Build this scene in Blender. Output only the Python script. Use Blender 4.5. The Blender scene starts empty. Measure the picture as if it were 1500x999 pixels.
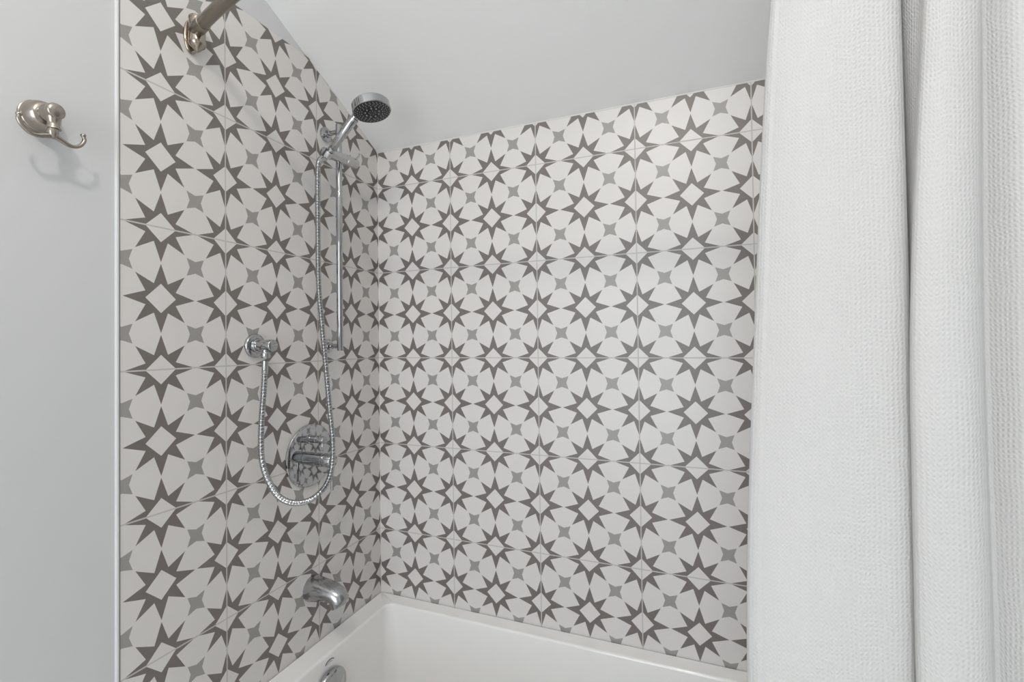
import bpy, bmesh, math, random
from mathutils import Vector, Matrix
from math import pi, sin, cos, radians

random.seed(4)
ZO = 1.27            # height of the tile-pattern origin above the floor
P = 0.14             # pitch of the star pattern
UO, WO = -0.0222, -0.0626   # pattern offsets (in pitches) on the left and back walls
sc = bpy.context.scene
col = sc.collection

# ------------------------------------------------------------------ node helpers
class NT:
    def __init__(s, name):
        s.m = bpy.data.materials.new(name); s.m.use_nodes = True
        s.t = s.m.node_tree; s.t.nodes.clear()
        s.out = s.n('ShaderNodeOutputMaterial')
    def n(s, typ, **kw):
        nd = s.t.nodes.new(typ)
        for k, v in kw.items(): setattr(nd, k, v)
        return nd
    def put(s, sock, v):
        if hasattr(v, 'is_linked') or isinstance(v, bpy.types.NodeSocket): s.t.links.new(v, sock)
        else: sock.default_value = v
    def math(s, op, a, b=None, c=None):
        nd = s.n('ShaderNodeMath', operation=op)
        s.put(nd.inputs[0], a)
        if b is not None: s.put(nd.inputs[1], b)
        if c is not None: s.put(nd.inputs[2], c)
        return nd.outputs[0]
    def mix(s, f, a, b):
        nd = s.n('ShaderNodeMix', data_type='RGBA')
        s.put(nd.inputs[0], f); s.put(nd.inputs[6], a); s.put(nd.inputs[7], b)
        return nd.outputs[2]
    def obj(s):
        return s.n('ShaderNodeTexCoord').outputs['Object']
    def noise(s, vec, scale, detail=3.0, rough=0.5):
        nd = s.n('ShaderNodeTexNoise')
        s.put(nd.inputs['Vector'], vec); nd.inputs['Scale'].default_value = scale
        nd.inputs['Detail'].default_value = detail; nd.inputs['Roughness'].default_value = rough
        return nd.outputs['Fac']
    def bsdf(s, **kw):
        b = s.n('ShaderNodeBsdfPrincipled')
        for k, v in kw.items(): s.put(b.inputs[k.replace('_', ' ')], v)
        s.t.links.new(b.outputs[0], s.out.inputs[0])
        return b
    def bump(s, h, strength, dist):
        nd = s.n('ShaderNodeBump'); s.put(nd.inputs['Height'], h)
        nd.inputs['Strength'].default_value = strength; nd.inputs['Distance'].default_value = dist
        return nd.outputs[0]

def rgb(r, g, b): return (r, g, b, 1.0)

def paint(name, c, rough=0.6, bump=0.12):
    k = NT(name); o = k.obj()
    n1 = k.noise(o, 180.0, 3); n2 = k.noise(o, 3.0, 2)
    cc = k.mix(n2, rgb(c[0]*.985, c[1]*.985, c[2]*.985), rgb(*c))
    k.bsdf(Base_Color=cc, Roughness=rough, Normal=k.bump(n1, bump, 0.0006), Specular_IOR_Level=0.4)
    return k.m

def metal(name, c, rough, aniso=False, streak=None):
    k = NT(name); o = k.obj()
    n = k.noise(o, 60.0, 3)
    r = k.math('ADD', rough, k.math('MULTIPLY', k.math('SUBTRACT', n, 0.5), rough*0.4))
    kw = {}
    if streak:
        mp = k.n('ShaderNodeMapping'); k.put(mp.inputs['Vector'], o); mp.inputs['Scale'].default_value = streak
        kw['Normal'] = k.bump(k.noise(mp.outputs[0], 1.0, 2), 0.06, 0.0004)
    k.bsdf(Base_Color=rgb(*c), Metallic=1.0, Roughness=r, **kw)
    return k.m

def tile_material(name, axis, off):
    """eight-pointed star cement-look tile; axis 0: pattern runs along x, axis 1: along -y"""
    k = NT(name); o = k.obj()
    sp = k.n('ShaderNodeSeparateXYZ'); k.put(sp.inputs[0], o)
    h = sp.outputs[0] if axis == 0 else k.math('MULTIPLY', sp.outputs[1], -1.0)
    u = k.math('SUBTRACT', k.math('DIVIDE', h, P), off)
    v = k.math('DIVIDE', k.math('SUBTRACT', sp.outputs[2], ZO), P)
    def fold(t):
        return k.math('ABSOLUTE', k.math('SUBTRACT', k.math('FRACT', k.math('ADD', t, 100.5)), 0.5))
    a, b = fold(u), fold(v)
    p, q = k.math('MAXIMUM', a, b), k.math('MINIMUM', a, b)
    def below(x0, y0, x1, y1):      # left of the edge (x0,y0)->(x1,y1), origin side
        ex, ey = x1-x0, y1-y0
        c = k.math('SUBTRACT', k.math('MULTIPLY', k.math('SUBTRACT', q, y0), ex), k.math('MULTIPLY', k.math('SUBTRACT', p, x0), ey))
        o_ = (0-y0)*ex - (0-x0)*ey
        return k.math('GREATER_THAN' if o_ > 0 else 'LESS_THAN', c, 0.0)
    star = k.math('MAXIMUM', below(0.488, 0.0, 0.205, 0.095), below(0.205, 0.095, 0.335, 0.335))
    diamond = k.math('LESS_THAN', k.math('ADD', a, b), 0.207)
    star = k.math('MULTIPLY', star, k.math('SUBTRACT', 1.0, diamond))
    c_, d_ = k.math('SUBTRACT', 0.5, a), k.math('SUBTRACT', 0.5, b)
    P4, Q4 = k.math('MAXIMUM', c_, d_), k.math('MINIMUM', c_, d_)
    four = k.math('LESS_THAN', P4, k.math('ADD', 0.088, k.math('MULTIPLY', Q4, 0.34)))
    # joints every second star
    def joint(t):
        f = k.math('ABSOLUTE', k.math('SUBTRACT', k.math('FRACT', k.math('ADD', k.math('DIVIDE', t, 2.0), 50.5)), 0.5))
        return k.math('LESS_THAN', f, 0.00145/(2*P))
    grout = k.math('MAXIMUM', joint(u), joint(v))
    n1 = k.noise(o, 14.0, 4, .6); n2 = k.noise(o, 350.0, 2); n3 = k.noise(o, 5.0, 2)
    white = k.mix(n3, rgb(.655, .632, .612), rgb(.69, .672, .654))
    dark = k.mix(n1, rgb(.138, .122, .111), rgb(.186, .166, .153))
    dark = k.mix(k.math('MULTIPLY', n2, .35), dark, rgb(.2, .185, .175))
    grey = k.mix(n1, rgb(.290, .278, .262), rgb(.340, .328, .312))
    c = k.mix(star, white, dark)
    c = k.mix(four, c, grey)
    c = k.mix(grout, c, rgb(.50, .485, .465))
    hgt = k.math('SUBTRACT', k.math('MULTIPLY', k.noise(o, 9.0, 2), .25), k.math('MULTIPLY', grout, 1.0))
    rough = k.math('ADD', k.math('ADD', .34, k.math('MULTIPLY', n1, .08)), k.math('MULTIPLY', grout, .4))
    k.bsdf(Base_Color=c, Roughness=rough, Specular_IOR_Level=.5, Normal=k.bump(hgt, .35, .0008))
    return k.m

def curtain_material():
    k = NT('white_waffle_cloth')
    uv = k.n('ShaderNodeUVMap'); uv.uv_map = 'cloth'
    jit = k.n('ShaderNodeTexNoise'); k.put(jit.inputs['Vector'], uv.outputs[0]); jit.inputs['Scale'].default_value = 45.0
    jit.inputs['Detail'].default_value = 2.0
    sp = k.n('ShaderNodeSeparateXYZ'); k.put(sp.inputs[0], uv.outputs[0])
    j = k.math('MULTIPLY', k.math('SUBTRACT', jit.outputs['Fac'], .5), .004)
    cu = k.math('SINE', k.math('MULTIPLY', k.math('ADD', sp.outputs[0], j), 2*pi/.0035))
    row = k.math('MULTIPLY', k.math('SINE', k.math('MULTIPLY', sp.outputs[0], pi/.0105)), .0009)
    cv = k.math('SINE', k.math('MULTIPLY', k.math('ADD', k.math('ADD', sp.outputs[1], row), k.math('MULTIPLY', j, 1.5)), 2*pi/.0042))
    w = k.math('ADD', k.math('MULTIPLY', cu, .50), k.math('MULTIPLY', k.math('MULTIPLY', k.math('ADD', cu, .3), cv), .62))
    patch = k.noise(uv.outputs[0], 9.0, 2)
    w = k.math('MULTIPLY', w, k.math('ADD', .45, patch))
    soft = k.noise(uv.outputs[0], 14.0, 3)
    nrm = k.bump(k.math('ADD', w, k.math('MULTIPLY', soft, 7.0)), .40, .0007)
    d = k.n('ShaderNodeBsdfPrincipled'); d.inputs['Base Color'].default_value = rgb(.755, .748, .738)
    d.inputs['Roughness'].default_value = .85; d.inputs['Specular IOR Level'].default_value = .15
    if 'Sheen Weight' in d.inputs: d.inputs['Sheen Weight'].default_value = .15
    k.put(d.inputs['Normal'], nrm)
    t = k.n('ShaderNodeBsdfTranslucent'); t.inputs[0].default_value = rgb(.74, .735, .72); k.put(t.inputs['Normal'], nrm)
    mx = k.n('ShaderNodeMixShader'); mx.inputs[0].default_value = .36
    k.t.links.new(d.outputs[0], mx.inputs[1]); k.t.links.new(t.outputs[0], mx.inputs[2])
    k.t.links.new(mx.outputs[0], k.out.inputs[0])
    return k.m

def plain(name, c, rough, spec=.5, coat=0.0):
    k = NT(name); o = k.obj()
    n = k.noise(o, 25.0, 2)
    cc = k.mix(n, rgb(c[0]*.97, c[1]*.97, c[2]*.97), rgb(*c))
    k.bsdf(Base_Color=cc, Roughness=rough, Specular_IOR_Level=spec, Coat_Weight=coat, Coat_Roughness=.05)
    return k.m

M = dict(
    wall=paint('wall_paint', (.605, .612, .62), .5), white=paint('white_paint', (.84, .84, .835), .6),
    ceil=paint('ceiling_paint', (.87, .87, .86), .65),
    left_tile=tile_material('star_tile_left', 1, UO),
    back_tile=tile_material('star_tile_back', 0, WO),
    tub=plain('tub_enamel', (.87, .86, .845), .12, .5, .3),
    caulk=plain('caulk', (.70, .69, .67), .5),
    grout=plain('edge_grout', (.30, .30, .29), .8),
    trim=plain('edge_trim', (.64, .645, .65), .35),
    floor=plain('floor_tile', (.72, .70, .675), .4),
    spout=metal('spout_chrome', (.44, .445, .455), .2),
    chrome=metal('chrome', (.45, .455, .465), .05),
    satin=metal('satin_chrome', (.56, .555, .545), .24, streak=(400, 20, 400)),
    hose=metal('hose_chrome', (.48, .485, .49), .12),
    nickel=metal('brushed_nickel', (.39, .35, .305), .25, streak=(20, 300, 300)),
    rodm=metal('rod_nickel', (.30, .27, .23), .33, streak=(5, 400, 400)),
    polished=metal('polished_nickel', (.40, .35, .29), .14),
    black=plain('dark_rubber', (.016, .016, .018), .4),
    nozzle=plain('nozzle_rubber', (.30, .30, .31), .5),
    dark=plain('dark_print', (.06, .06, .06), .6),
    cloth=curtain_material(),
)

# ------------------------------------------------------------------ mesh helpers (pattern coordinates; z=0 is ZO above floor)
def smooth(me, ang=35):
    me.shade_smooth(); me.set_sharp_from_angle(angle=radians(ang))

def link(name, bm, mat, parent=None, ang=35, mats=None):
    me = bpy.data.meshes.new(name)
    off = Vector((0, 0, ZO))
    pr = parent
    base = Vector((0, 0, 0))
    while pr is not None:
        base += pr.location; pr = pr.parent
    for v in bm.verts: v.co += off - base
    bmesh.ops.recalc_face_normals(bm, faces=bm.faces)
    bm.to_mesh(me); bm.free()
    for m_ in (mats or [mat]): me.materials.append(m_)
    if ang: smooth(me, ang)
    o = bpy.data.objects.new(name, me); col.objects.link(o)
    if parent is not None: o.parent = parent
    return o

def tag(o, label=None, cat=None, group=None, kind=None):
    if label: o['label'] = label
    if cat: o['category'] = cat
    if group: o['group'] = group
    if kind: o['kind'] = kind
    return o

def thing(name, label, cat, loc, group=None):
    o = bpy.data.objects.new(name, None); col.objects.link(o)
    o.location = (loc[0], loc[1], loc[2] + ZO); o.empty_display_size = .03
    return tag(o, label, cat, group)

def struct(name, bm, mat, ang=35):
    return tag(link(name, bm, mat, None, ang), kind='structure')

def box(bm, x0, x1, y0, y1, z0, z1):
    vs = [bm.verts.new((x, y, z)) for x in (x0, x1) for y in (y0, y1) for z in (z0, z1)]
    for f in ((0, 1, 3, 2), (4, 6, 7, 5), (0, 4, 5, 1), (2, 3, 7, 6), (0, 2, 6, 4), (1, 5, 7, 3)):
        bm.faces.new([vs[i] for i in f])

def prism(bm, pts, axis, a, b):
    """extrude a polygon; axis 'x': pts are (y,z); 'z': pts are (x,y); 'y': pts are (x,z)"""
    def mk(p, t): return {'x': (t, p[0], p[1]), 'y': (p[0], t, p[1]), 'z': (p[0], p[1], t)}[axis]
    A = [bm.verts.new(mk(p, a)) for p in pts]; B = [bm.verts.new(mk(p, b)) for p in pts]
    n = len(pts)
    bm.faces.new(A); bm.faces.new(B[::-1])
    for i in range(n): bm.faces.new((A[i], A[(i+1) % n], B[(i+1) % n], B[i]))

def frame(d, up=None):
    d = Vector(d).normalized()
    r = Vector(up) if up else (Vector((0, 0, 1)) if abs(d.z) < .9 else Vector((0, 1, 0)))
    a = d.cross(r).normalized(); b = d.cross(a).normalized()
    return a, b, d

def rings(bm, loops, cap0=True, cap1=True, closed=True):
    L = [[bm.verts.new(p) for p in lp] for lp in loops]
    for A, B in zip(L, L[1:]):
        n = len(A)
        for i in range(n if closed else n-1):
            bm.faces.new((A[i], A[(i+1) % n], B[(i+1) % n], B[i]))
    if cap0: bm.faces.new(L[0])
    if cap1: bm.faces.new(L[-1][::-1])
    return L

def lathe(bm, origin, axis, prof, n=40, squash=(1, 1), up=None, caps=True):
    """prof: list of (distance along axis, radius)"""
    a, b, d = frame(axis, up); o = Vector(origin)
    loops = []
    for t, r in prof:
        r = max(r, 1e-5)
        loops.append([o + d*t + a*(r*squash[0]*cos(2*pi*i/n)) + b*(r*squash[1]*sin(2*pi*i/n)) for i in range(n)])
    rings(bm, loops, caps, caps)

def cyl(bm, p0, p1, r, n=32, bev=.0012):
    p0, p1 = Vector(p0), Vector(p1); L = (p1-p0).length
    bev = min(bev, r*.6, L*.4)
    lathe(bm, p0, p1-p0, [(0, r-bev), (bev*.3, r-bev*.3), (bev, r), (L-bev, r), (L-bev*.3, r-bev*.3), (L, r-bev)], n)

def catmull(pts, sub=10):
    pts = [Vector(p) for p in pts]
    q = [pts[0]*2-pts[1]] + pts + [pts[-1]*2-pts[-2]]
    out = []
    for i in range(1, len(q)-2):
        p0, p1, p2, p3 = q[i-1:i+3]
        for k in range(sub):
            t = k/sub
            out.append(.5*((2*p1)+(p2-p0)*t+(2*p0-5*p1+4*p2-p3)*t*t+(3*p1-p0-3*p2+p3)*t**3))
    out.append(pts[-1])
    return out

def resample(pts, step):
    L = [0]
    for a, b in zip(pts, pts[1:]): L.append(L[-1]+(b-a).length)
    n = max(2, int(L[-1]/step)); res = []; j = 0
    for i in range(n+1):
        s = L[-1]*i/n
        while j < len(L)-2 and L[j+1] < s: j += 1
        t = (s-L[j])/max(1e-9, L[j+1]-L[j]); res.append(pts[j].lerp(pts[j+1], min(1, t)))
    return res

def tube(bm, pts, radius, n=16, caps=True):
    """radius: number or list; parallel-transported frame"""
    pts = [Vector(p) for p in pts]; N = len(pts)
    T = [(pts[min(i+1, N-1)]-pts[max(i-1, 0)]).normalized() for i in range(N)]
    a, b, _ = frame(T[0]); loops = []
    for i in range(N):
        a = (a - T[i]*a.dot(T[i])).normalized(); b = T[i].cross(a)
        r = radius[i] if isinstance(radius, (list, tuple)) else radius
        loops.append([pts[i]+a*(r*cos(2*pi*k/n))+b*(r*sin(2*pi*k/n)) for k in range(n)])
    rings(bm, loops, caps, caps)

def new(): return bmesh.new()

# ------------------------------------------------------------------ the room
FL = -ZO
X1 = 1.525                      # right-hand tiled end of the alcove
TOPZ, SLOPE = .682, .497        # sloped ceiling: z = TOPZ - SLOPE*y
def cz(y): return TOPZ - SLOPE*y
YF, YR = -1.45, -3.3
ZC = cz(YF)

bm = new(); box(bm, -.1, 2.6, YR-.1, .1, FL-.1, FL); struct('floor', bm, M['floor'])
bm = new(); box(bm, -.1, X1+.1, 0, .1, FL, TOPZ+.05); struct('wall_back', bm, M['back_tile'])
bm = new(); prism(bm, [(.1, FL), (YR, FL), (YR, ZC+.03), (YF, ZC+.03), (.1, cz(.1)+.03)], 'x', -.1, -.003)
struct('wall_left', bm, M['wall'])
TE, TT = -.7685, .8335          # front edge and top of the tiling on the left wall
ys = (TOPZ-TT)/SLOPE
bm = new(); prism(bm, [(0, FL), (TE, FL), (TE, TT), (ys-.02, TT), (ys, TT), (0, TOPZ)], 'x', -.003, 0.0)
struct('wall_left_tiled', bm, M['left_tile'])
bm = new(); prism(bm, [(X1, 0), (X1, -.9), (2.5, -.9), (2.5, YR), (2.6, YR), (2.6, .1), (X1, .1)], 'z', FL, ZC+.06)
struct('wall_right', bm, M['wall'])
bm = new(); prism(bm, [(.1, cz(.1)), (YF, ZC), (YR-.1, ZC), (YR-.1, ZC+.12), (YF, ZC+.12), (.1, cz(.1)+.14)], 'x', -.1, 2.6)
struct('ceiling', bm, M['ceil'], 10)
WX0, WX1, WZ0, WZ1 = .06, 1.28, FL+.25, FL+2.25
bm = new()
box(bm, -.1, WX0, YR-.1, YR, FL, ZC+.05); box(bm, WX1, 2.6, YR-.1, YR, FL, ZC+.05)
box(bm, WX0, WX1, YR-.1, YR, FL, WZ0); box(bm, WX0, WX1, YR-.1, YR, WZ1, ZC+.05)
struct('wall_rear', bm, M['white'])
bm = new()
for x0, x1, z0, z1 in ((WX0, WX0+.05, WZ0, WZ1), (WX1-.05, WX1, WZ0, WZ1), (WX0, WX1, WZ0, WZ0+.05), (WX0, WX1, WZ1-.05, WZ1), ((WX0+WX1)/2-.02, (WX0+WX1)/2+.02, WZ0, WZ1)):
    box(bm, x0, x1, YR-.07, YR-.03, z0, z1)
struct('window_1', bm, M['trim'])
# edge trim where the tiling ends against the painted wall
bm = new()
prism(bm, [(-.003, -.7762), (.0008, -.7752), (.0012, -.7745), (.0012, -.7718), (-.003, -.7718)], 'z', FL, TT)
struct('trim_1', bm, M['trim'])
bm = new(); box(bm, -.003, -.0006, -.7718, TE, FL, TT); struct('trim_2', bm, M['grout'])
# caulk beads: along the sloped ceiling and in the corner
bm = new(); prism(bm, [(.0, TOPZ-.0022), (-.001, TOPZ-.0018), (-.002, TOPZ+.0006), (0, TOPZ+.002)], 'x', 0, X1); struct('trim_3', bm, M['caulk'])
bm = new()
prism(bm, [(ys+.005, cz(ys+.005)+.002), (ys+.005, cz(ys+.005)-.0022), (0, TOPZ-.0022), (0, TOPZ+.002)], 'x', 0, .0015)
struct('trim_4', bm, M['caulk'])
bm = new(); prism(bm, [(0, 0), (.0015, 0), (0, -.0015)], 'z', -.78, TOPZ); struct('trim_5', bm, M['caulk'])

# ------------------------------------------------------------------ bathtub
RZ = -.767
def rrect(x0, x1, y0, y1, r, z, n=12):
    pts = []
    for cx, cy, a0 in ((x1-r, y1-r, 0), (x0+r, y1-r, pi/2), (x0+r, y0+r, pi), (x1-r, y0+r, 3*pi/2)):
        for i in range(n+1):
            a = a0+(pi/2)*i/n; pts.append((cx+r*cos(a), cy+r*sin(a), z))
    return pts
tub = thing('bathtub', 'white built-in bathtub with chrome overflow cap below the patterned tile', 'bathtub', (X1/2, -.37, FL))
ox0, ox1, oy0, oy1 = .0012, X1-.001, -.742, -.0012
ix0, ix1, iy0, iy1 = .0595, X1-.06, -.676, -.0430
RD = .0050     # the rim falls slightly towards the basin
L = [rrect(ox0, ox1, oy0, oy1, .004, FL), rrect(ox0, ox1, oy0, oy1, .004, RZ-.008),
     rrect(ox0+.0008, ox1-.0008, oy0+.003, oy1-.0008, .005, RZ-.002), rrect(ox0+.003, ox1-.003, oy0+.009, oy1-.003, .006, RZ)]
R0 = .0075
for i in range(0, 7):
    a = (pi/2)*i/6
    d = -R0+R0*sin(a); L.append(rrect(ix0+d, ix1-d, iy0+d, iy1-d,   .024-d, RZ-RD-R0+R0*cos(a)))
DP = .37
for t in (.06, .2, .4, .6, .8, .88):
    e = .045*t**1.3; er = .19*t
    L.append(rrect(ix0+e, ix1-er, iy0+e, iy1-e*.7, .024+.06*t, RZ-RD-R0-DP*t))
for i in range(1, 6):
    a = (pi/2)*i/5; t = .88
    e = .045*t**1.3+.05*(1-cos(a)); er = .19*t+.05*(1-cos(a))
    L.append(rrect(ix0+e, ix1-er, iy0+e, iy1-e*.9, .11, RZ-RD-R0-DP*t-.045*sin(a)))
bm = new(); rings(bm, L, True, True); link('tub_shell', bm, M['tub'], tub, 40)
ovc = Vector((.063, -.314, -.858))
bm = new()
lathe(bm, ovc, (1, 0, -.06), [(0, .051), (.003, .053), (.012, .053), (.015, .051)], 48)
ov = link('overflow_cover', bm, M['chrome'], tub)
bm = new()
lathe(bm, ovc+Vector((.015, 0, 0)), (1, 0, -.06), [(0, .0505), (.0025, .046), (.009, .018), (.0095, .0005)], 7)
link('cover_cap', bm, M['chrome'], ov, 4)
bm = new()
arc = [Vector((.0612, -.306+.017*cos(a), -.799+.010*sin(a))) for a in [pi*(.15+.75*i/16) for i in range(17)]]
tube(bm, arc, .0009, 8)
arc = [Vector((.0610, -.306+.013*cos(a), -.803+.008*sin(a))) for a in [pi*(.2+.6*i/12) for i in range(13)]]
tube(bm, arc, .0003, 8)
tag(link('maker_mark', bm, M['dark'], tub), 'small dark printed arc above the overflow cap')

# ------------------------------------------------------------------ robe hook on the painted wall
hk = thing('robe_hook', 'brushed nickel double robe hook on the plain white wall', 'hook', (-.003, -.886, .37))
bm = new()
pc = Vector((-.003, -.8868, .4165))
lathe(bm, pc, (1, 0, 0), [(0, .0250), (.0010, .0262), (.0040, .0262), (.0050, .0248), (.0060, .0250), (.0075, .0246), (.0085, .0236), (.0095, .0245), (.013, .0243), (.018, .0232), (.023, .0212), (.027, .0188), (.0295, .0165), (.0303, .0120)], 48)
link('base', bm, M['nickel'], hk, 40)
bm = new()
kc = Vector((.0440, -.8880, .4165))
lathe(bm, kc-Vector((.0185, 0, 0)), (1, 0, 0), [(0, .0100), (.002, .0120), (.004, .0130), (.0065, .0130), (.010, .0118), (.015, .0118), (.021, .0124), (.0265, .0122), (.029, .0108), (.0305, .0070), (.031, .0005)], 44)
lathe(bm, kc+Vector((.0005, 0, -.004)), (0, 0, -1), [(0, .0110), (.006, .0095), (.012, .0078), (.016, .0074), (.019, .0080), (.0220, .0094), (.0232, .0096), (.0236, .0086)], 36)
link('post', bm, M['nickel'], hk, 50)
bx = .0445
arms = {
 1: [(bx, -.8885, .3795), (bx, -.8780, .3755), (bx, -.8709, .3722), (bx, -.8618, .3712), (bx, -.8525, .3765), (bx, -.8470, .3865), (bx, -.8482, .3940)],
 -1: [(bx, -.8885, .3795), (bx, -.8985, .3752), (bx, -.9078, .3720), (bx, -.9167, .3726), (bx, -.9250, .3788), (bx, -.9300, .3874), (bx, -.9296, .3945)]}
bm = new(); lathe(bm, (bx, -.8885, .3910), (0, 0, -1), [(0, .0070), (.004, .0073), (.009, .0072), (.014, .0060), (.0165, .0035)], 28)
link('hook_stem', bm, M['nickel'], hk, 50)
for s in (1, -1):
    bm = new(); pts = resample(catmull(arms[s], 8), .0012); n = len(pts)
    tube(bm, pts, [.0048-.0019*min(1, i/(n*.45)) for i in range(n)], 16)
    h = link('hook_arm', bm, M['nickel'], hk, 50)
    bm = new(); e = pts[-1]; d = (pts[-1]-pts[-3]).normalized()
    lathe(bm, e-d*.001, d, [(0, .0034), (.001, .0039), (.003, .0039), (.004, .0030)], 24)
    link('tip', bm, M['nickel'], h, 50)

# ------------------------------------------------------------------ curved shower rod
RY, RS, RZZ = -.634, .1186, .700
def rody(x): return RY - RS*(1-((x-X1/2)/(X1/2))**2)
rod = thing('shower_curtain_rod', 'bowed brushed nickel shower rod on a wall bracket above the robe hook', 'curtain rod', (0, RY, RZZ))
bm = new(); pts = [Vector((.020+(X1-.040)*i/80, rody(.020+(X1-.040)*i/80), RZZ)) for i in range(81)]
tube(bm, pts, .0125, 28); link('tube', bm, M['rodm'], rod)
for s in (0, 1):
    xw = .0 if s == 0 else X1; dx = 1 if s == 0 else -1
    bm = new(); lathe(bm, (xw, RY-.002, RZZ-.0055), (dx, 0, 0), [(0, .0155), (.0006, .0162), (.0030, .0162), (.0045, .0150), (.0055, .0120)], 48, (2.2, 1.0), (0, 1, 0))
    fl = link('wall_bracket', bm, M['polished'], rod, 50)
    bm = new()
    lathe(bm, (xw+dx*.0215, RY-.003, RZZ+.0305), (0, 0, -1), [(0, .012), (.0008, .0150), (.002, .0158), (.006, .0158), (.0064, .0152), (.0485, .0152), (.049, .0160), (.057, .0160), (.061, .0140), (.068, .0070), (.072, .003)], 40)
    link('pivot', bm, M['polished'], fl, 40)
    bm = new()
    p0 = Vector((xw+dx*.026, rody(.026), RZZ)); p1 = Vector((xw+dx*.062, rody(.062), RZZ))
    cyl(bm, p0, p1, .0142, 32); link('collar', bm, M['rodm'], fl)

# ------------------------------------------------------------------ shower curtain
# cross-section (x, y) at eye height, following the gathered folds
prof = [(1.052, -.752), (1.040, -.760), (1.0310, -.770), (1.0285, -.779), (1.0310, -.788), (1.042, -.797), (1.064, -.806), (1.092, -.809), (1.120, -.8075),
        (1.139, -.8045), (1.1485, -.797), (1.1525, -.783), (1.1545, -.767), (1.158, -.754), (1.1605, -.757), (1.1590, -.775), (1.1520, -.797), (1.1465, -.813), (1.1490, -.822), (1.163, -.8275),
        (1.180, -.826), (1.1925, -.817), (1.1990, -.803), (1.2040, -.790), (1.2095, -.786), (1.2160, -.794), (1.2265, -.806), (1.246, -.812), (1.270, -.809),
        (1.288, -.795), (1.296, -.772), (1.301, -.757), (1.308, -.764), (1.320, -.795), (1.340, -.814), (1.362, -.808), (1.378, -.782), (1.388, -.762),
        (1.400, -.775), (1.420, -.806), (1.445, -.810), (1.465, -.788), (1.480, -.765)]
pc2 = resample(catmull([Vector((x, y, 0)) for x, y in prof], 14), .0022)
S = [0.0]
for a, b in zip(pc2, pc2[1:]): S.append(S[-1]+(b-a).length)
NS = len(pc2)
def hat(x, c, w):
    t = abs(x-c)/w
    return 0 if t >= 1 else .5+.5*cos(pi*t)
iA = min(range(NS), key=lambda i: (pc2[i]-Vector((1.0285, -.779, 0))).length)
sA = S[iA]
def sat(p): return S[min(range(NS), key=lambda i: (pc2[i]-Vector((p[0], p[1], 0))).length)]
sB, sC, sD = sat((1.1485, -.797)), sat((1.1465, -.813)), sat((1.199, -.803))
z0, z1 = FL+.045, RZZ-.035
zs = [z0+(z1-z0)*i/150 for i in range(151)]
bm = new(); uvl = bm.loops.layers.uv.new('cloth'); grid = []
def sm(a, b, x):
    t = max(0, min(1, (x-a)/(b-a))); return t*t*(3-2*t)
for z in zs:
    row = []
    zz = z-.043
    edge = .034*max(0, (z+.35)/.72)**2.1 - .0067 if z > -.35 else -.0067
    edge += .0016*sin(z*9.0+1.0)
    gapl = .0030-.0020*sm(.05, .40, z); gapr = .0200*sm(-.02, .46, z)
    foot = sm(-.45, -1.2, z)
    gather = sm(.42, z1, z)
    for i, p in enumerate(pc2):
        s = S[i]; x, y = p.x, p.y
        x += edge*max(0, 1-abs(s-sA)/.085 if s > sA else 1) if s < sA+.085 else 0
        x += gapl*hat(s, sB, .05)+gapr*hat(s, sC, .045)+.004*sm(.0, .4, z)*hat(s, sD, .05)
        # soft long waves of the hanging cloth
        y += .0022*sin(z*5.1+s*21)*(.4+hat(s, sA+.09, .12))+.0012*sin(z*11.3+s*37)
        y -= .012*foot*sin(s*30)
        # gathering on the rod
        yr = rody(max(0, min(X1, x)))
        y = y*(1-gather)+(yr+(y+.785)*.45)*gather
        row.append(bm.verts.new((x, y, z)))
    grid.append(row)
for j in range(len(zs)-1):
    for i in range(NS-1):
        f = bm.faces.new((grid[j][i], grid[j][i+1], grid[j+1][i+1], grid[j+1][i]))
        for lp, (ii, jj) in zip(f.loops, ((i, j), (i+1, j), (i+1, j+1), (i, j+1))): lp[uvl].uv = (S[ii], zs[jj])
cur = thing('shower_curtain', 'white waffle-weave shower curtain gathered in folds at the end of the tub', 'shower curtain', (1.25, -.785, z0))
me_o = link('curtain_panel', bm, M['cloth'], cur, 0)
me_o.data.shade_smooth()
md = me_o.modifiers.new('thick', 'SOLIDIFY'); md.thickness = .0014; md.offset = 0
# sewn edge of the curtain
bm = new(); uvl = bm.loops.layers.uv.new('cloth'); hem = []
h0, h1 = sA+.004, sA+.0215
ks = [k for k in range(NS) if h0 <= S[k] <= h1]
for j, z in enumerate(zs):
    row = []
    for q_, k in enumerate(ks):
        v0 = grid_co = None
        row.append((k, j))
    hem.append(row)
base_v = me_o.data.vertices
def gco(j, k): return base_v[j*NS+k].co + Vector(cur.location) - Vector((0, 0, ZO))
def gnr(j, k):
    t = gco(j, min(NS-1, k+1))-gco(j, max(0, k-1)); n_ = Vector((t.y, -t.x, 0)).normalized(); return n_
vv = [[bm.verts.new(gco(j, k)+gnr(j, k)*(.0026 if 0 < q_ < len(ks)-1 else .0004)) for q_, k in enumerate(ks)] for j in range(len(zs))]
for j in range(len(zs)-1):
    for q_ in range(len(ks)-1):
        f = bm.faces.new((vv[j][q_], vv[j][q_+1], vv[j+1][q_+1], vv[j+1][q_]))
        for lp, (a_, b_) in zip(f.loops, ((q_, j), (q_+1, j), (q_+1, j+1), (q_, j+1))): lp[uvl].uv = (S[ks[a_]]+.5, zs[b_])
ho = link('hem', bm, M['cloth'], cur, 0); ho.data.shade_smooth()
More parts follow.
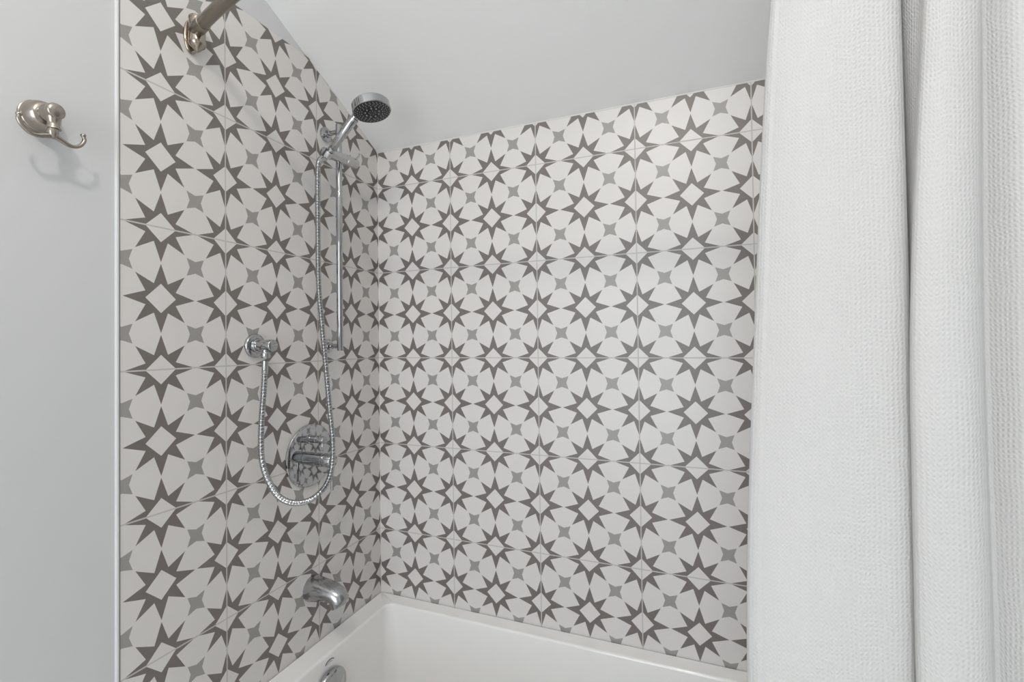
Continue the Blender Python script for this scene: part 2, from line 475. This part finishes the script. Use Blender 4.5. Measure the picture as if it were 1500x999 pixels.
# heading sleeve that carries the curtain on the rod
bm = new()
pts = [Vector((1.052+(1.480-1.052)*i/60, rody(1.052+(1.480-1.052)*i/60), RZZ)) for i in range(61)]
loops = []
for i, p in enumerate(pts):
    r = .0165+.0022*sin(i*1.9)+.0012*sin(i*3.7)
    loops.append([p+Vector((0, r*cos(2*pi*k/20), r*1.1*sin(2*pi*k/20)-.006)) for k in range(20)])
rings(bm, loops, False, False)
link('heading', bm, M['cloth'], cur, 60)

# ------------------------------------------------------------------ slide bar
bxx, byy = .050, -.2450
sb = thing('shower_slide_bar', 'vertical chrome slide bar fixed to the tiled end wall', 'slide bar', (0, byy, .03))
bm = new(); cyl(bm, (bxx, byy, .0275), (bxx, byy, .664), .0086, 32); link('bar', bm, M['chrome'], sb)
for z in (.645, .041):
    bm = new()
    lathe(bm, (0, byy, z), (1, 0, 0), [(0, .0195), (.003, .0205), (.006, .0200), (.0085, .0120), (.0095, .0105), (.018, .0105), (.0185, .0085)], 40)
    br = link('wall_bracket', bm, M['chrome'], sb, 40)
    bm = new(); lathe(bm, (.015, byy, z), (1, 0, 0), [(0, .0085), (.004, .0085), (.0045, .0064), (bxx-.015, .0064)], 28)
    link('standoff', bm, M['chrome'], br, 40)
A, B = Vector((.0455, -.304, .5695)), Vector((.0665, -.190, .5685))
ax = (B-A).normalized()
bm = new(); Ls = (B-A).length
lathe(bm, A, ax, [(0, .0098), (.001, .0112), (.003, .0118), (Ls*.30, .0136), (Ls*.45, .0144), (Ls*.64, .0146), (Ls*.645, .0138), (Ls*.66, .0138), (Ls*.665, .0146), (Ls-.003, .0142), (Ls-.0005, .0130), (Ls, .0115)], 40)
sl = link('slider', bm, M['satin'], sb, 40)
bm = new()
t0 = A+ax*(Ls*.90)
pts = catmull([t0+Vector((.006, 0, .009)), t0+Vector((.012, .002, .0135)), t0+Vector((.014, .008, .022)), t0+Vector((.014, .010, .028))], 8)
tube(bm, pts, .0022, 12); link('lock_lever', bm, M['chrome'], sl)
Hb, Hn = Vector((.0600, -.3055, .5520)), Vector((.1500, -.3055, .6345))
hd = (Hn-Hb).normalized()
bm = new()
lathe(bm, Hb-hd*.002, hd, [(0, .0096), (.0005, .0125), (.003, .0132), (.018, .0138), (.0185, .0128), (.0186, .0096), (0, .0096)], 32, caps=False)
bmesh.ops.remove_doubles(bm, verts=bm.verts, dist=1e-6)
cup = link('holder_cup', bm, M['satin'], sl, 40)
bm = new(); side = Vector((0, -1, 0)); e0 = Hb+side*.0118-hd*.001; up = frame(hd)[0]
a_, b_, d_ = frame(hd, (0, 1, 0))
loops = []
for t in (-.003, .020):
    c = Hb+hd*t
    loops.append([c+side*.0125+a_*.0022, c+side*.0145+a_*.0022, c+side*.0145-a_*.0022, c+side*.0125-a_*.0022])
rings(bm, loops); tag(link('slot', bm, M['dark'], cup, 20), 'dark slot in the side of the holder')

# ------------------------------------------------------------------ hand shower
hs = thing('hand_shower', 'round chrome hand shower head tilted out from the slide bar', 'shower head', Hb)
bm = new(); HL = (Hn-Hb).length
lathe(bm, Hb, hd, [(0, .0075), (.012, .0080), (.020, .0083), (.0205, .0093), (.026, .0100), (.0265, .0092), (.028, .0104), (HL*.7, .0113), (HL-.004, .0116), (HL-.002, .0108), (HL, .0098)], 40)
link('handle', bm, M['chrome'], hs, 40)
th = radians(13)
fn = Vector((sin(th), 0, -cos(th)))              # direction the spray face looks
fe = Vector((cos(th), 0, sin(th)))
fc = Vector((.2060, -.3000, .6470))              # centre of the face
RH = .0492
bm = new()
nk0 = Hn-hd*.001; nk1 = fc-fe*(RH*.86)-fn*.008
pts = catmull([nk0, nk0+hd*.010, nk1-fe*.004, nk1+fe*.012], 8)
tube(bm, resample(pts, .0015), .0092, 28); link('neck', bm, M['chrome'], hs, 40)
bm = new(); lathe(bm, Hn-hd*.0035, hd, [(0, .0110), (.0008, .0126), (.0085, .0124), (.0095, .0105)], 32); link('collar', bm, M['chrome'], hs, 40)
bm = new()
lathe(bm, fc, -fn, [(-.001, RH-.003), (-.0008, RH-.0012), (.0005, RH), (.019, RH-.0005), (.0225, RH-.003), (.0245, RH-.009), (.0262, RH-.022), (.0268, .0005)], 72)
head = link('head', bm, M['chrome'], hs, 30)
bm = new()
lathe(bm, fc-fn*.001, fn, [(0, RH-.0022), (.0026, RH-.003), (.0030, RH-.005), (.0030, .0125), (.0034, .012), (.0034, .0005)], 64)
nf = len(bm.faces)
ea, eb, ed = frame(fn, (0, 1, 0))
for rr, cnt, rad in ((.0435, 30, .0008), (.0380, 26, .0009), (.0325, 22, .0009), (.0270, 16, .0011), (.0180, 9, .0020), (.0085, 7, .0008)):
    for i in range(cnt):
        a = 2*pi*i/cnt+rr*97
        c = fc+fn*.0018+ea*(rr*cos(a))+eb*(rr*sin(a))
        lathe(bm, c, fn, [(0, rad*1.15), (.0022, rad), (.0027, rad*.6)], 8)
bm.faces.ensure_lookup_table()
for i in range(nf, len(bm.faces)): bm.faces[i].material_index = 1
tag(link('spray_face', bm, None, head, 40, [M['black'], M['nozzle']]), 'dark spray face dotted with grey nozzles')
bm = new()
for i in range(7):                                # grip ribs on the side of the rim
    a = radians(178+i*5.2)
    c = fc-fn*.0035+ea*(RH*cos(a))+eb*(RH*sin(a))
    c2 = c-fn*.0135
    tube(bm, [c, c2], .0008, 8)
link('grip_ribs', bm, M['dark'], head)

# ------------------------------------------------------------------ shower hose
HP = [tuple(Hb-hd*.004), (.0545, -.3200, .5400), (.0535, -.3272, .5270), (.0550, -.3319, .4869), (.058, -.3359, .4132), (.060, -.3377, .3046), (.064, -.3405, .1966), (.070, -.3357, .0896), (.078, -.3318, -.0174),
      (.088, -.3302, -.1239), (.094, -.3275, -.1948), (.096, -.329, -.2474), (.092, -.3337, -.2906), (.084, -.3473, -.321), (.077, -.3755, -.3394), (.072, -.4087, -.3416),
      (.068, -.443, -.3313), (.064, -.4735, -.308), (.060, -.4947, -.2723), (.057, -.5087, -.2332), (.055, -.5132, -.1936), (.052, -.5093, -.1325), (.050, -.5020, -.0711), (.048, -.4965, -.0244), (.048, -.4945, .0090)]
ho_ = thing('shower_hose', 'ribbed chrome shower hose looping from the hand shower to the wall outlet', 'hose', HP[15])
path = resample(catmull(HP, 16), .0009)
rad = [.0064+.0010*cos(2*pi*i*.0009/.0041) for i in range(len(path))]
bm = new(); tube(bm, path[14:-14], rad[14:-14], 14); link('ribbed_tube', bm, M['hose'], ho_, 60)
bm = new(); tube(bm, [path[0], path[8], path[16], path[30], path[38]], [.0085, .0085, .0082, .0072, .0066], 24); link('hose_nut', bm, M['chrome'], ho_, 40)
bm = new(); tube(bm, [path[-1], path[-10], path[-11], path[-34], path[-35]], [.0070, .0070, .0070, .0068, .0062], 24); link('hose_ferrule', bm, M['chrome'], ho_, 40)

# ------------------------------------------------------------------ hose outlet elbow
eo = thing('shower_wall_outlet', 'round chrome elbow outlet on the tile feeding the hose', 'wall outlet', (0, -.4835, .0445))
oc = Vector((0, -.4835, .0445))
bm = new(); lathe(bm, oc, (1, 0, 0), [(0, .0275), (.0015, .0283), (.005, .0283), (.0075, .0268), (.0085, .0255), (.009, .0180)], 48); link('escutcheon', bm, M['chrome'], eo, 40)
bm = new(); lathe(bm, oc+Vector((.004, 0, 0)), (1, 0, 0), [(0, .0160), (.010, .0160), (.0115, .0150), (.0120, .0138), (.056, .0138), (.0575, .0130), (.058, .0120)], 40); link('elbow', bm, M['chrome'], eo, 40)
bm = new(); lathe(bm, (.048, -.4940+.0005, .0345), (0, 0, -1), [(0, .0078), (.0050, .0078), (.0055, .0098), (.0070, .0105), (.0170, .0105), (.0185, .0095), (.019, .0070)], 32)
link('nut', bm, M['chrome'], eo, 40)

# ------------------------------------------------------------------ mixer valve
vc = Vector((0, -.311, -.2525))
vv_ = thing('shower_valve', 'round chrome mixer plate with two barrel handles behind the hose', 'shower valve', vc)
bm = new(); lathe(bm, vc, (1, 0, 0), [(0, .0820), (.002, .0838), (.005, .0838), (.0068, .0822), (.0072, .0800), (.0072, .0005)], 80); link('escutcheon', bm, M['chrome'], vv_, 25)
m0 = vc+Vector((.006, .001, -.010))
bm = new(); lathe(bm, m0, (1, 0, 0), [(0, .0180), (.022, .0180), (.0225, .0170), (.0235, .0170), (.024, .0180), (.043, .0180), (.0435, .0172), (.0445, .0172), (.045, .0178), (.072, .0178), (.0735, .0168), (.074, .0150)], 44)
hv = link('main_handle', bm, M['chrome'], vv_, 40)
bm = new(); cyl(bm, m0+Vector((.066, .0045, -.012)), m0+Vector((.066, .0045, -.079)), .0040, 20); link('lever', bm, M['chrome'], hv)
d0 = vc+Vector((.006, -.004, .0445))
bm = new(); lathe(bm, d0, (1, 0, 0), [(0, .0125), (.004, .0125), (.0045, .0096), (.024, .0096), (.0245, .0090), (.0255, .0090), (.026, .0098), (.050, .0098), (.0515, .0090), (.052, .0080)], 36)
dv = link('diverter', bm, M['chrome'], vv_, 40)
bm = new(); cyl(bm, d0+Vector((.043, 0, -.006)), d0+Vector((.043, 0, -.030)), .0027, 16); link('lever', bm, M['chrome'], dv)

# ------------------------------------------------------------------ tub spout
sp_ = thing('tub_spout', 'stubby chrome tub spout on the tile above the tub rim', 'tub spout', (0, -.305, -.612))
prs = [((0, -.5790), (0, -.6450), .0322), ((.004, -.5790), (.004, -.6450), .0326), ((.030, -.5800), (.030, -.6405), .0310), ((.055, -.5832), (.050, -.6350), .0298), ((.078, -.5890), (.063, -.6320), .0285),
       ((.096, -.5965), (.0700, -.6345), .0272), ((.1085, -.6055), (.0730, -.6395), .0260), ((.1150, -.6155), (.0745, -.6445), .0250), ((.1160, -.6240), (.0755, -.6480), .0243), ((.1150, -.6310), (.0765, -.6500), .0238)]
bm = new(); loops = []
for (tx, tz), (bx_, bz), hw in prs:
    cx, czz = (tx+bx_)/2, (tz+bz)/2; nx, nz = (tx-bx_)/2, (tz-bz)/2
    loops.append([Vector((cx+nx*sin(2*pi*i/44), -.305+hw*cos(2*pi*i/44), czz+nz*sin(2*pi*i/44))) for i in range(44)])
dn = Vector((nz, 0, -nx)).normalized()          # out of the mouth
for sc_, dd in ((.92, .0006), (.86, -.002), (.80, -.016)):
    loops.append([Vector((cx+nx*sc_*sin(2*pi*i/44), -.305+hw*sc_*cos(2*pi*i/44), czz+nz*sc_*sin(2*pi*i/44)))+dn*dd for i in range(44)])
rings(bm, loops); link('spout_body', bm, M['spout'], sp_, 50)
bm = new(); cyl(bm, (.040, -.305, -.6360), (.040, -.305, -.6425), .0035, 16); link('set_screw', bm, M['chrome'], sp_)

# ------------------------------------------------------------------ camera
f_px, W = 703.5964, 1500.0
yaw, pit, rol = .3827, .0145, -.0120
Fw = Vector((-sin(yaw)*cos(pit), cos(yaw)*cos(pit), sin(pit)))
Rt = Vector((cos(yaw), sin(yaw), 0)); Up = Rt.cross(Fw)
R2 = Rt*cos(rol)+Up*sin(rol); U2 = Up*cos(rol)-Rt*sin(rol)
cd = bpy.data.cameras.new('camera'); cam = bpy.data.objects.new('camera', cd); col.objects.link(cam)
mw = Matrix((R2, U2, -Fw)).transposed().to_4x4(); mw.translation = Vector((.9798, -1.3209, .0450+ZO))
cam.matrix_world = mw
cd.sensor_fit = 'HORIZONTAL'; cd.sensor_width = 36.0; cd.lens = 36.0*f_px/W
cd.shift_x = 10.77/W; cd.shift_y = -7.89/W; cd.clip_start = .02
sc.camera = cam

# ------------------------------------------------------------------ light
def light(name, typ, loc, energy, color, **kw):
    ld = bpy.data.lights.new(name, typ); ld.energy = energy; ld.color = color
    for k_, v_ in kw.items(): setattr(ld, k_, v_)
    o = bpy.data.objects.new(name, ld); col.objects.link(o); o.location = (loc[0], loc[1], loc[2]+ZO)
    return o
w = light('window_daylight', 'AREA', ((WX0+WX1)/2, YR-.12, (WZ0+WZ1)/2), 42, (.90, .955, 1.0), shape='RECTANGLE', size=WX1-WX0, size_y=WZ1-WZ0)
w.rotation_euler = (radians(90), 0, 0)        # faces +y, into the room
light('room_lamp', 'POINT', (.84, -1.56, 1.17), 20.0, (1.0, .935, .86), shadow_soft_size=.045)
wd = bpy.data.worlds.new('sky'); sc.world = wd; wd.use_nodes = True
bg = wd.node_tree.nodes['Background']; bg.inputs[0].default_value = (.80, .90, 1.0, 1); bg.inputs[1].default_value = 1.0

sc.view_settings.view_transform = 'Standard'; sc.view_settings.look = 'None'
sc.view_settings.exposure = -0.14; sc.view_settings.gamma = 1.0; sc.view_settings.use_curve_mapping = False
sc.cycles.max_bounces = 10; sc.cycles.diffuse_bounces = 6; sc.cycles.glossy_bounces = 6
sc.cycles.use_denoising = True
